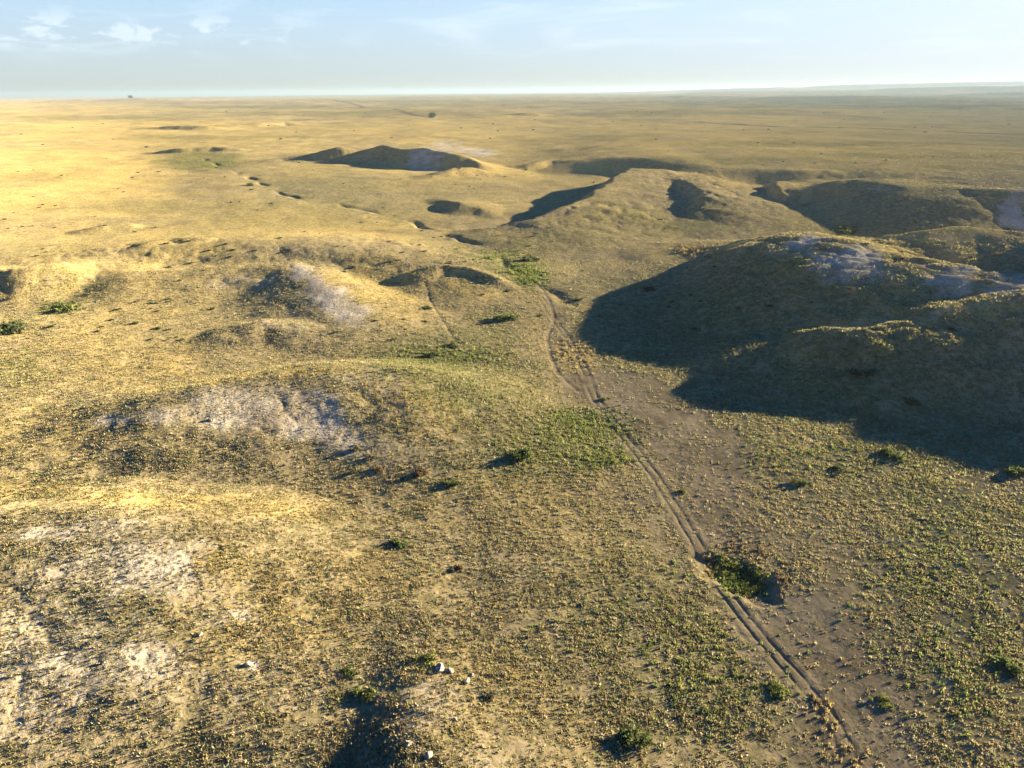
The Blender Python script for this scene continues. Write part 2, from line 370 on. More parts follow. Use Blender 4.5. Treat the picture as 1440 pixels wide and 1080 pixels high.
road = np.maximum(np.maximum(np.exp(-(dr_ / 5.5) ** 2), np.exp(-(dl_ / 9) ** 2)), np.exp(-(dm_ / 7) ** 2))
tick('fields %d' % (NR * NA))

idx = np.arange(NR * NA).reshape(NR, NA)
nxt = np.roll(idx, -1, axis=1)
quads = np.stack([idx[:-1], idx[1:], nxt[1:], nxt[:-1]], -1).reshape(-1, 4)
# smooth normals of the whole sheet, so that the hills cut from it meet the plain without a seam
V = np.stack([X, Y, Z], 1)
fn = np.cross(V[quads[:, 2]] - V[quads[:, 0]], V[quads[:, 3]] - V[quads[:, 1]])
flip = fn[:, 2].mean() < 0
if flip: quads = quads[:, ::-1].copy(); fn = -fn
fn /= np.linalg.norm(fn, axis=1)[:, None] + 1e-20
VN = np.zeros_like(V)
for c in range(4):
    for a in range(3): VN[:, a] += np.bincount(quads[:, c], fn[:, a], len(V))
VN /= np.linalg.norm(VN, axis=1)[:, None]

def make_mesh(name, v, f, smooth=True, uniform=4):
    me = bpy.data.meshes.new(name)
    me.vertices.add(len(v)); me.vertices.foreach_set('co', np.asarray(v, np.float32).ravel())
    n = f.shape[1]
    me.loops.add(f.size); me.loops.foreach_set('vertex_index', f.astype(np.int32).ravel())
    me.polygons.add(len(f))
    me.polygons.foreach_set('loop_start', np.arange(0, f.size, n, dtype=np.int32))
    if smooth: me.polygons.foreach_set('use_smooth', np.ones(len(f), bool))
    me.update(calc_edges=True)
    return me

def link(name, me, mat=None, parent=None, **props):
    o = bpy.data.objects.new(name, me)
    COL.objects.link(o)
    if mat is not None: me.materials.append(mat)
    if parent is not None: o.parent = parent
    for k, v in props.items(): o[k] = v
    return o

def fattr(me, name, arr):
    a = me.attributes.new(name, 'FLOAT', 'POINT'); a.data.foreach_set('value', np.asarray(arr, np.float32))

# ------------------------------------------------------------------ node helper
class NT:
    def __init__(s, tree): s.t = tree; s.n = tree.nodes; s.l = tree.links
    def new(s, typ, **kw):
        n = s.n.new(typ)
        for k, v in kw.items(): setattr(n, k, v)
        return n
    def con(s, a, b):
        if isinstance(a, (int, float)): b.default_value = a
        elif isinstance(a, tuple): b.default_value = a if len(a) == len(b.default_value) else (*a, 1)
        else: s.l.new(a, b)
    def math(s, op, a, b=0.0, c=None, clamp=False):
        n = s.new('ShaderNodeMath', operation=op, use_clamp=clamp)
        s.con(a, n.inputs[0]); s.con(b, n.inputs[1])
        if c is not None: s.con(c, n.inputs[2])
        return n.outputs[0]
    def mix(s, f, a, b, blend='MIX'):
        n = s.new('ShaderNodeMix', data_type='RGBA', blend_type=blend)
        s.con(f, n.inputs[0]); s.con(a, n.inputs[6]); s.con(b, n.inputs[7])
        return n.outputs[2]
    def noise(s, vec, scale, detail=4, rough=.55, dist=0.0, out=0):
        n = s.new('ShaderNodeTexNoise', noise_dimensions='3D')
        n.inputs['Scale'].default_value = scale; n.inputs['Detail'].default_value = detail
        n.inputs['Roughness'].default_value = rough; n.inputs['Distortion'].default_value = dist
        s.l.new(vec, n.inputs['Vector']); return n.outputs[out]
    def ramp(s, f, lo, hi, a=0.0, b=1.0):
        n = s.new('ShaderNodeMapRange', interpolation_type='SMOOTHSTEP')
        s.con(f, n.inputs[0])
        for i, v in ((1, lo), (2, hi), (3, a), (4, b)): n.inputs[i].default_value = v
        return n.outputs[0]
    def attr(s, name, out='Fac'):
        n = s.new('ShaderNodeAttribute', attribute_name=name); return n.outputs[out]

def new_mat(name):
    m = bpy.data.materials.new(name); m.use_nodes = True; m.node_tree.nodes.clear()
    nt = NT(m.node_tree); out = nt.new('ShaderNodeOutputMaterial')
    return m, nt, out

def land_material():
    m, t, out = new_mat('prairie_ground')
    pos = t.new('ShaderNodeNewGeometry').outputs['Position']
    nA = t.noise(pos, 0.022, 5, .6); nB = t.noise(pos, 0.14, 5, .62); nC = t.noise(pos, 0.75, 5, .65, .6); nD = t.noise(pos, 3.4, 4, .7, .4)
    nE = t.noise(pos, 0.006, 5, .6); nF = t.noise(pos, 0.05, 6, .7, 1.0)
    # grass: olive to straw, drier where gold
    g = t.math('ADD', t.math('MULTIPLY', t.attr('gold'), .74), t.math('MULTIPLY', t.math('SUBTRACT', nB, .5), 1.1))
    g = t.math('ADD', g, t.math('MULTIPLY', t.math('SUBTRACT', nA, .5), 1.5))
    g = t.math('ADD', g, t.math('MULTIPLY', t.math('SUBTRACT', nE, .5), 1.9))
    g = t.math('ADD', g, .16, clamp=True)
    olive = t.mix(t.ramp(nC, .38, .62), (.145, .122, .062), (.28, .222, .12))
    gold = t.mix(t.ramp(nC, .35, .65), (.255, .195, .066), (.44, .325, .118))
    grass = t.mix(g, olive, gold)
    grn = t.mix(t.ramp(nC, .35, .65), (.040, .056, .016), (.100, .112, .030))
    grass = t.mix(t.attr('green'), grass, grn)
    # brown dead growth in patches
    grass = t.mix(t.ramp(nF, .54, .70, 0, .55), grass, (.115, .082, .046))
    # open soil between the tufts
    soil = t.mix(t.ramp(nB, .35, .65), (.180, .142, .088), (.275, .217, .138))
    soil = t.mix(t.ramp(nD, .40, .72, 0, .45), soil, (.235, .19, .135))
    gap = t.math('MULTIPLY', t.ramp(nC, .50, .66), t.ramp(nF, .35, .6, .25, .8))
    col = t.mix(gap, grass, soil)
    bare = t.math('ADD', t.attr('bare'), t.math('MULTIPLY', t.math('SUBTRACT', nC, .5), .9))
    bare = t.ramp(t.math('MULTIPLY', bare, t.ramp(t.attr('bare'), 0, .25)), .25, .70)
    dirt = t.mix(t.ramp(nB, .3, .7), (.160, .122, .072), (.25, .198, .122))
    dirt = t.mix(t.ramp(nC, .46, .62, 0, .45), dirt, (.125, .112, .058))
    dirt = t.mix(t.ramp(nD, .48, .66, 0, .6), dirt, (.095, .075, .045))
    col = t.mix(bare, col, dirt)
    nG = t.noise(pos, 1.9, 5, .75, 1.2)
    ch = t.math('ADD', t.attr('chalk'), t.math('MULTIPLY', t.math('SUBTRACT', nG, .5), 3.2))
    ch = t.math('ADD', ch, t.math('MULTIPLY', t.math('SUBTRACT', nB, .5), 1.3))
    ch = t.ramp(t.math('MULTIPLY', ch, t.ramp(t.attr('chalk'), 0, .25)), .34, .98, 0, .95)
    chalk = t.mix(t.ramp(nB, .35, .65), (.29, .24, .18), (.42, .365, .285))
    chalk = t.mix(t.ramp(nD, .48, .68, 0, .6), chalk, (.19, .155, .11))
    col = t.mix(ch, col, chalk)
    col = t.mix(t.attr('road'), col, (.062, .050, .040))
    # small plants as specks of darker and paler colour
    vor = t.new('ShaderNodeTexVoronoi', feature='F1'); vor.inputs['Scale'].default_value = 1.55; t.l.new(pos, vor.inputs['Vector'])
    sp = t.ramp(vor.outputs['Distance'], .16, .42, 1, 0)
    vr = t.new('ShaderNodeSeparateColor'); t.l.new(vor.outputs['Color'], vr.inputs[0])
    keep = t.math('MULTIPLY', sp, t.math('SUBTRACT', 1.0, t.math('MULTIPLY', bare, .85)))
    col = t.mix(t.math('MULTIPLY', keep, t.ramp(vr.outputs[0], .45, .55, 0, .75)), col, (.070, .060, .026))
    col = t.mix(t.math('MULTIPLY', keep, t.ramp(vr.outputs[1], .70, .78, 0, .65)), col, (.31, .235, .105))
    b = t.new('ShaderNodeBump'); b.inputs['Strength'].default_value = .7; b.inputs['Distance'].default_value = .16
    hgt = t.math('ADD', t.math('MULTIPLY', nC, 1.0), t.math('MULTIPLY', nD, .35))
    hgt = t.math('ADD', hgt, t.math('MULTIPLY', keep, .3))
    t.l.new(hgt, b.inputs['Height'])
    p = t.new('ShaderNodeBsdfDiffuse'); p.inputs['Roughness'].default_value = .9
    t.con(col, p.inputs['Color']); t.l.new(b.outputs[0], p.inputs['Normal'])
    t.l.new(p.outputs[0], out.inputs[0])
    return m

LAND = land_material()

# ------------------------------------------------------------------ cut the sheet into ground, hills, tracks (one continuous surface)
HL = {
 'near_left': 'low grassy hill with chalky white streaks in the lower left corner',
 'chalk_left': 'rounded hill with pale chalk scars and a golden rim left of the wash',
 'spur_left': 'dusky grey hillside ending in a bright white chalk spur',
 'broad_left': 'broad smooth golden grass hill behind the white chalk spur',
 'mound_left': 'small brown knoll just below the white chalk spur',
 'mound_mid': 'little bare brown mound beside the thin trail on the golden slope',
 'bottom': 'steep grassy bank with a shaded left face and pale rocks at the bottom edge',
 'right_upper': 'long hill in deep shade with white chalk scars below its sunlit rim',
 'right_top': 'smooth sunlit dome of yellow grass above the shaded chalk scars',
 'right_lower': 'large dark shaded spur with a thin sunlit crest on the right',
 'right_rise': 'unseen hill beyond the right edge, shaped to shade the slopes left of it',
 'scarp_a': 'small low ridge with a narrow dark shadow beside the creek bed',
 'scarp_f': 'low knoll with a thin shadow in front of the long spur',
 'scarp_b': 'long spur with a slanting dark shadow running down to the creek bed',
 'scarp_c': 'brown rounded spur with a broad shadow pool below its top',
 'scarp_d': 'small brown spur with a round shadow between two larger spurs',
 'scarp_e': 'wide flat topped bluff in dark shade at the right edge',
 'far_butte': 'long dark butte with white chalk faces standing on the golden plain',
 'far_mound': 'small dark peaked mound on the plain right of the long butte',
 'far_hump': 'low dark hump on the plain just below the long butte',
 'far_rim': 'thin dark rim above the green meadow at the head of the creek',
 'far_bank': 'thin dark bank on the golden plain left of the long butte',
 'far_bank_b': 'thin dark bank on the plain just above the long butte',
 'far_bank_c': 'short dark bank on the far plain beyond the lone tree',
 'far_bank_d': 'short dark bank on the far plain at the left edge',
 'far_step': 'long dark step in the plain just under the left horizon',
 'far_step_b': 'faint long step in the plain under the middle of the horizon',
 'mesa_low': 'low teal ridge in front of the hazy tablelands',
 'mesa_low_b': 'low dim ridge on the plain left of the hazy tablelands',
 'mesa': 'wide hazy blue tableland on the right horizon',
 'mesa_b': 'dim blue ridge at the right edge in front of the tableland',
 'mesa_far': 'palest flat tableland closing the right horizon',
 'left_slope': 'dark shaded slope at the left edge beyond the yellow green shrub',
 'left_scar': 'short bank with a dark eroded scar on the broad golden hill',
 'left_scar_b': 'tiny bank with a dark scar beyond the broad golden hill',
}
hk = list(HILLS)
qc = quads
owner = np.where((OWN[qc[:, 0]] >= 0) & (OWN[qc[:, 0]] == OWN[qc[:, 2]]), OWN[qc[:, 0]], -1).astype(int)
rq = np.hypot(X[qc[:, 0]], Y[qc[:, 0]])
def fmin(a): return a[qc].min(1)
dcreek, _, _, _ = pd(X, Y, CREEK_W)
owner[(dcreek[qc[:, 0]] < 2.2) & (rq > 120)] = 104
owner[fmin(F['_trail']) < .45] = 103
owner[fmin(F['_trackb']) < .6] = 102
owner[HQ[qc[:, 0]] < 1.1] = 105
owner[fmin(F['_track']) < 1.25] = 101
owner[(fmin(dr_) < 4)] = 106
owner[(fmin(dl_) < 7)] = 107
owner[(fmin(dm_) < 5)] = 108
names = {-1: ('ground', 'rolling dry prairie of straw and olive grass reaching to the horizon', 'ground'),
 101: ('path', 'main twin rut dirt track running down the bare valley floor', 'track'),
 102: ('path', 'short single rut looping left of the main twin rut track', 'track'),
 103: ('path', 'thin cattle trail crossing the golden slope below the brown mound', 'trail'),
 104: ('creek_bed', 'winding dry creek bed with dark cut banks up the valley', 'creek bed'),
 105: ('hollow', 'sunken green hollow with a dark edge beside the track', 'hollow'),
 106: ('road', 'long straight dirt road crossing the far golden plain', 'road'),
 107: ('road', 'short piece of far road on the plain beyond the long butte', 'road'),
 108: ('road', 'dark lane slanting down to the lone tree on the plain', 'road')}
for i, k in enumerate(hk): names[i] = ('hill', HL[k], 'hill')
for code, (nm, lab, cat) in names.items():
    f = quads[owner == code]
    if len(f) < 3: continue
    used, inv = np.unique(f, return_inverse=True)
    me = make_mesh(nm, V[used], inv.reshape(-1, 4))
    me.normals_split_custom_set_from_vertices(VN[used].astype(np.float32))
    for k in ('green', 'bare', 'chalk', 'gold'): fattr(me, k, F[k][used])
    fattr(me, 'road', road[used] * .8)
    link(nm, me, LAND, kind='structure', label=lab, category=cat)

tick('land')
# ------------------------------------------------------------------ light, sky, camera
w = bpy.data.worlds.new('World'); scene.world = w; w.use_nodes = True
t = NT(w.node_tree); t.n.clear()
out = t.new('ShaderNodeOutputWorld'); bg = t.new('ShaderNodeBackground')
sky = t.new('ShaderNodeTexSky', sky_type='NISHITA'); sky.sun_disc = False
sky.sun_elevation = SUN_EL; sky.sun_rotation = SUN_AZ
sky.altitude = 1500; sky.air_density = 1.0; sky.dust_density = 1.4; sky.ozone_density = 2.0
SKY_STRENGTH = 0.05
SKY_TOP = 2.3                     # soft shoulder: how bright the sky may get round the sun
bg.inputs['Strength'].default_value = SKY_STRENGTH
k_ = t.new('ShaderNodeVectorMath', operation='MULTIPLY_ADD'); t.l.new(sky.outputs[0], k_.inputs[0])
k_.inputs[1].default_value = (1 / SKY_TOP,) * 3; k_.inputs[2].default_value = (1, 1, 1)
dv = t.new('ShaderNodeVectorMath', operation='DIVIDE'); t.l.new(sky.outputs[0], dv.inputs[0]); t.l.new(k_.outputs[0], dv.inputs[1])
tc = t.new('ShaderNodeTexCoord').outputs['Generated']
sx_ = t.new('ShaderNodeSeparateXYZ'); t.l.new(tc, sx_.inputs[0])
hs = t.new('ShaderNodeHueSaturation'); hs.inputs['Saturation'].default_value = 1.22
el_ = t.math('ARCSINE', sx_.outputs[2])
dp = t.new('ShaderNodeVectorMath', operation='DOT_PRODUCT'); t.l.new(tc, dp.inputs[0]); dp.inputs[1].default_value = (math.sin(SUN_AZ) * math.cos(SUN_EL), math.cos(SUN_AZ) * math.cos(SUN_EL), math.sin(SUN_EL))
glow = t.ramp(dp.outputs['Value'], .80, .98)
dome = t.mix(t.ramp(el_, .12, .42), (1, 1, 1), (.09, .36, .80))            # deeper blue overhead
low = t.mix(t.ramp(el_, .0, .10), (.80, .87, 1.0), (.98, 1.04, 1.18))              # greyer, cooler air along the horizon
low = t.mix(glow, low, (.95, .97, 1.02))
t.con(t.mix(1.0, t.mix(1.0, dv.outputs[0], dome, 'MULTIPLY'), low, 'MULTIPLY'), hs.inputs['Color'])
elev = t.math('ARCSINE', sx_.outputs[2]); azim = t.math('ARCTAN2', sx_.outputs[0], sx_.outputs[1])
cv = t.new('ShaderNodeCombineXYZ'); t.con(t.math('MULTIPLY', azim, 1.0), cv.inputs[0]); t.con(t.math('MULTIPLY', elev, 2.3), cv.inputs[1])
c1 = t.noise(cv.outputs[0], 24, 9, .6, .3)
cv2 = t.new('ShaderNodeCombineXYZ'); t.con(azim, cv2.inputs[0]); t.con(t.math('MULTIPLY', elev, 7.0), cv2.inputs[1]); cv2.inputs[2].default_value = 3.1
c2 = t.noise(cv2.outputs[0], 5, 6, .6, .8)
band = t.math('MULTIPLY', t.ramp(elev, .040, .058), t.math('SUBTRACT', 1.0, t.ramp(elev, .066, .096)))
side = t.math('SUBTRACT', 1.0, t.ramp(azim, -.38, -.12))
cum = t.math('MULTIPLY', t.math('MULTIPLY', band, side), t.ramp(c1, .50, .62))
wisp = t.math('MULTIPLY', t.math('MULTIPLY', t.ramp(elev, .02, .06), t.math('SUBTRACT', 1.0, t.ramp(elev, .10, .16))), t.ramp(c2, .50, .74, 0, .16))
skyc = t.mix(wisp, hs.outputs[0], (2.6, 2.75, 3.0))
skyc = t.mix(t.math('MULTIPLY', cum, .2), skyc, (3.0, 3.1, 3.25))
t.l.new(skyc, bg.inputs[0]); t.l.new(bg.outputs[0], out.inputs[0])

sl = bpy.data.lights.new('sun', 'SUN'); sl.energy = 5.0; sl.angle = R(0.5); sl.color = (1.0, .86, .60)
so = bpy.data.objects.new('sun', sl); COL.objects.link(so)
sd = Vector((math.sin(SUN_AZ) * math.cos(SUN_EL), math.cos(SUN_AZ) * math.cos(SUN_EL), math.sin(SUN_EL)))
so.rotation_euler = sd.to_track_quat('Z', 'Y').to_euler(); so.location = sd * 200

cd = bpy.data.cameras.new('camera'); cam = bpy.data.objects.new('camera', cd); COL.objects.link(cam)
cd.sensor_width = 36; cd.lens = 36 * FPX / 1440; cd.clip_start = 1; cd.clip_end = 120000
d = Vector((0, math.cos(PITCH), -math.sin(PITCH)))
cam.location = (0, 0, CAM_H)
from mathutils import Matrix
Rm = d.to_track_quat('-Z', 'Y').to_matrix() @ Matrix.Rotation(-ROLL, 3, 'Z')
cam.rotation_euler = Rm.to_euler()
scene.camera = cam
vs = scene.view_settings
vs.view_transform = 'Standard'; vs.look = 'None'; vs.gamma = 1; vs.exposure = 3.48
scene.render.engine = 'CYCLES'
scene.cycles.max_bounces = 4; scene.cycles.diffuse_bounces = 2; scene.cycles.glossy_bounces = 1; scene.cycles.transmission_bounces = 2

# ------------------------------------------------------------------ grass: tussocks of blades, thinning with distance
def plant_material(name, trans=.35):
    m, t, out = new_mat(name)
    c = t.attr('tint', 'Color')
    a = t.new('ShaderNodeBsdfDiffuse'); b = t.new('ShaderNodeBsdfTranslucent'); mx = t.new('ShaderNodeMixShader')
    t.l.new(c, a.inputs[0]); t.l.new(c, b.inputs[0]); mx.inputs[0].default_value = trans
    t.l.new(a.outputs[0], mx.inputs[1]); t.l.new(b.outputs[0], mx.inputs[2]); t.l.new(mx.outputs[0], out.inputs[0])
    return m
GRASS_M = plant_material('grass_blades')

def pick_points(n, r0, r1, pw, half=R(52)):
    """n points in the sector of land in front, density falling as r**-pw"""
    e = 2 - pw
    u = rng.random(n)
    r = (r0 ** e + u * (r1 ** e - r0 ** e)) ** (1 / e)
    a = rng.uniform(-half, half, n)
    return r * np.sin(a), r * np.cos(a)

def tussocks(x, y, size, hgt, tint, nb, lean=.9, width=.15):
    z = par(height, x, y)
    n = len(x)
    ang = rng.uniform(0, 2 * math.pi, (n, nb)); rad = size[:, None] * np.sqrt(rng.random((n, nb))) * .55
    bx = x[:, None] + rad * np.cos(ang); by = y[:, None] + rad * np.sin(ang)
    ln = size[:, None] * lean * rng.uniform(-.1, .6, (n, nb))
    hh = hgt[:, None] * rng.uniform(.55, 1.15, (n, nb))
    wd = size[:, None] * width * rng.uniform(.6, 1.5, (n, nb)) + .012
    pa = ang + math.pi / 2 + rng.normal(0, .5, (n, nb))
    tx, ty = bx + ln * np.cos(ang), by + ln * np.sin(ang)
    zz = np.repeat(z[:, None], nb, 1)
    v = np.empty((n, nb, 3, 3), np.float32)
    v[..., 0, :] = np.stack([bx - wd * np.cos(pa), by - wd * np.sin(pa), zz - .03], -1)
    v[..., 1, :] = np.stack([bx + wd * np.cos(pa), by + wd * np.sin(pa), zz - .03], -1)
    v[..., 2, :] = np.stack([tx, ty, zz + hh], -1)
    c = np.repeat((tint[:, None, :] * rng.uniform(.7, 1.3, (n, nb, 1)))[:, :, None, :], 3, 2)
    return v.reshape(-1, 3), c.reshape(-1, 3)

def soup(name, vs_, cs_, mat, parent=None, **props):
    v = np.concatenate(vs_); c = np.concatenate(cs_)
    me = make_mesh(name, v, np.arange(len(v)).reshape(-1, 3), smooth=False)
    a = me.attributes.new('tint', 'FLOAT_COLOR', 'POINT')
    a.data.foreach_set('color', np.concatenate([c, np.ones((len(c), 1))], 1).astype(np.float32).ravel())
    return link(name, me, mat, parent, **props)

def lerp(a, b, t): return a + (b - a) * t[:, None]
C_OLIVE = np.array([.165, .140, .068]); C_STRAW = np.array([.255, .205, .105]); C_GOLD = np.array([.265, .20, .072])
C_GREEN = np.array([.075, .098, .026]); C_SAGE = np.array([.155, .17, .095]); C_BROWN = np.array([.115, .078, .042]); C_LIME = np.array([.15, .165, .05]); C_PALE = np.array([.27, .235, .145])

def grass_layer(n, r0, r1, pw, smin, smax, nb):
    x, y = pick_points(n, r0, r1, pw)
    f = par(fields, x, y)
    cl = fbm(x, y, 4.5, 3, 131, .6); cl2 = fbm(x, y, 22, 3, 133, .6)
    p = (1 - .93 * f['bare']) * (1 - .62 * f['chalk']) * np.clip(.68 + 1.6 * cl + .5 * cl2, .10, 1)
    p *= np.where(f['_track'] < 1.2, .15, 1) * np.where(f['_trackb'] < .6, .15, 1)
    k = rng.random(n) < p
    x, y = x[k], y[k]; f = {a: b[k] for a, b in f.items()}; cl = cl[k]; cl2 = cl2[k]
    n = len(x)
    u = rng.random(n)
    tint = lerp(np.tile(C_OLIVE, (n, 1)), C_STRAW, np.clip(u * 1.1 + .02 + .5 * cl2, 0, 1))
    tint = lerp(tint, C_GOLD, f['gold'] * .75)
    tint = lerp(tint, C_GREEN, np.clip(f['green'] * 1.1 - .25 * rng.random(n), 0, 1) * .85)
    v = rng.random(n)
    tint = np.where((v < .14)[:, None], C_SAGE, tint); tint = np.where(((v > .14) & (v < .18 + .3 * f['green']))[:, None], C_LIME, tint); tint = np.where((v > .93)[:, None], C_BROWN, tint)
    tint = np.where(((v > .87) & (v <= .93))[:, None], C_PALE, tint)
    tint *= rng.uniform(.82, 1.18, (n, 1))
    big = rng.random(n) ** 2.2
    size = (smin + (smax - smin) * big) * (1 + .5 * f['green']) * (1 - .35 * f['chalk'])
    h = size * rng.uniform(.32, .68, n)
    return tussocks(x, y, size, h, tint, nb)
G = 0.25 if QUICK else 1.0
L = [grass_layer(int(240000 * G), 33, 95, .9, .08, .40, 7), grass_layer(int(300000 * G), 90, 200, 1.5, .12, .48, 5), grass_layer(int(230000 * G), 190, 620, 1.75, .14, .40, 4)]
soup('grass', [a for a, b in L], [b for a, b in L], GRASS_M, kind='stuff', label='dry straw and olive grass tussocks covering the prairie', category='grass')
# tall dry weeds on the cut banks and by the hollow, lush growth in the hollow
TALL = [(800,497,22,18,140,'dry'),(825,500,12,14,60,'dry'),(1000,800,8,16,60,'dry'),(1060,775,26,28,55,'brown'),(1030,770,22,24,40,'brown'),(1160,1000,16,26,26,'dry'),(1182,1050,34,44,24,'dry'),(1200,1080,30,30,14,'dry'),(1150,985,10,12,20,'brown'),(1100,815,10,20,40,'brown'),
        (1042,818,26,14,520,'lush'),(1022,800,16,14,220,'lush'),(1058,826,14,8,160,'lush'),(825,600,60,26,420,'lush'),(800,590,40,16,240,'lush'),(850,645,44,12,240,'lush'),(760,640,90,40,260,'lush'),(900,860,120,90,160,'lush'),(1000,960,90,80,170,'lush'),(1300,780,130,90,260,'lush'),(1360,950,80,90,170,'lush'),(1120,640,110,30,220,'lush'),(735,380,30,10,240,'lush'),(748,392,16,10,160,'lush'),(700,360,40,8,120,'lush'),(1040,365,10,6,0,'dry'),
        (90,432,24,6,120,'lush'),(975,352,26,8,120,'brown'),(640,500,80,18,320,'lush'),(580,520,80,18,160,'lush'),(1095,970,12,12,60,'lush'),(1190,322,20,4,80,'lush')]
pts = []; kinds = []
for (px, py, rx, ry, n, k) in TALL:
    a = rng.uniform(0, 2 * math.pi, n); q_ = np.sqrt(rng.random(n))
    pts += list(zip(px + rx * rng.normal(0, .55, n), py + ry * rng.normal(0, .55, n))); kinds += [k] * n
g, dist = ground_many(pts)
kinds = np.array(kinds); n = len(kinds)
tint = np.where((kinds == 'dry')[:, None], np.array([.225, .18, .085]), np.where((kinds == 'brown')[:, None], np.array([.15, .115, .062]), np.array([.085, .108, .034])))
tint = np.where((rng.random(n) < .45)[:, None] & (kinds == 'lush')[:, None], np.array([.15, .165, .045]), tint) * rng.uniform(.65, 1.35, (n, 1))
size = rng.uniform(.18, .45, n) * np.clip(dist / 130, .8, 1.6); h = size * rng.uniform(.6, 1.2, n)
a, b = tussocks(g[:, 0], g[:, 1], size, h, tint, 12, .6)
soup('weeds', [a], [b], GRASS_M, kind='stuff', label='taller dry and green weeds along the wash and in the hollow', category='weeds')

tick('grass')
# ------------------------------------------------------------------ shrubs: leafy mounds on woody stems
SHRUB_M = plant_material('shrub_leaves', .30)
WOOD_M, t, out = new_mat('grey_wood')
p = t.new('ShaderNodeBsdfDiffuse'); p.inputs[0].default_value = (.10, .075, .05, 1); t.l.new(p.outputs[0], out.inputs[0])

def leaf_cloud(n, fz, lumps, col, leaf, seed):
    """n leaf faces filling a lumpy mound of radius 1 and height fz"""
    g_ = np.random.default_rng(seed)
    c = np.stack([g_.normal(0, .42, lumps), g_.normal(0, .42, lumps), g_.uniform(.15, .62, lumps) * fz], 1); rad_ = g_.uniform(.28, .55, lumps)
    k = g_.integers(0, lumps, n)
    u = g_.normal(size=(n, 3)); u /= np.linalg.norm(u, axis=1)[:, None]
    P = c[k] + u * (rad_[k] * g_.random(n) ** .33)[:, None] * np.array([1, 1, fz * .9])
    P[:, 2] = np.abs(P[:, 2])
    d1 = g_.normal(size=(n, 3)); d1 /= np.linalg.norm(d1, axis=1)[:, None]
    d2 = np.cross(d1, g_.normal(size=(n, 3))); d2 /= np.linalg.norm(d2, axis=1)[:, None]
    s1 = leaf * g_.uniform(.6, 1.5, n)[:, None]
    v = np.stack([P - d2 * s1 * .45, P + d2 * s1 * .45, P + d1 * s1], 1).reshape(-1, 3)
    cc = col * g_.uniform(.6, 1.4, (lumps, 1))[k] * g_.uniform(.75, 1.25, (n, 1))
    return v, np.repeat(cc, 3, 0)

def tube(p0, p1, r0, r1, n=6):
    p0, p1 = np.array(p0, float), np.array(p1, float); d_ = p1 - p0; d_ /= np.linalg.norm(d_)
    a_ = np.cross(d_, [0.3, .9, .2]); a_ /= np.linalg.norm(a_); b_ = np.cross(d_, a_)
    th = np.arange(n) * 2 * math.pi / n; ring = np.cos(th)[:, None] * a_ + np.sin(th)[:, None] * b_
    v = np.concatenate([p0 + ring * r0, p1 + ring * r1])
    f = [(i, (i + 1) % n, n + (i + 1) % n, n + i) for i in range(n)]
    return v, np.array(f)

def tubes(name, segs):
    vs_, fs_, o_ = [], [], 0
    for sgm in segs:
        v, f = tube(*sgm); vs_.append(v); fs_.append(f + o_); o_ += len(v)
    return make_mesh(name, np.concatenate(vs_), np.concatenate(fs_))

def leaf_mesh(name, v, c, mat):
    me = make_mesh(name, v, np.arange(len(v)).reshape(-1, 3), smooth=False)
    a_ = me.attributes.new('tint', 'FLOAT_COLOR', 'POINT'); a_.data.foreach_set('color', np.concatenate([c, np.ones((len(c), 1))], 1).astype(np.float32).ravel())
    me.materials.append(mat); return me

KINDS = {'green': ((.066, .082, .030), .62, 11), 'dark': ((.048, .058, .026), .58, 10), 'lime': ((.105, .115, .036), .55, 12), 'grey': ((.085, .078, .050), .55, 7), 'brown': ((.090, .062, .034), .6, 7)}
SM = {}
for i, (k, (c, fz, lp)) in enumerate(KINDS.items()):
    for j in range(3):
        v, cc = leaf_cloud(520, fz, lp, np.array(c), .17, 200 + i * 10 + j)
        stems = []
        for a_ in range(6):
            th = a_ * 1.05 + j; stems.append(((.05 * math.cos(th), .05 * math.sin(th), -.08), (.45 * math.cos(th), .45 * math.sin(th), .42 * fz), .035, .012))
        sm = tubes('stem', stems); sm.materials.append(WOOD_M)
        SM[k, j] = (leaf_mesh('foliage', v, cc, SHRUB_M), sm)

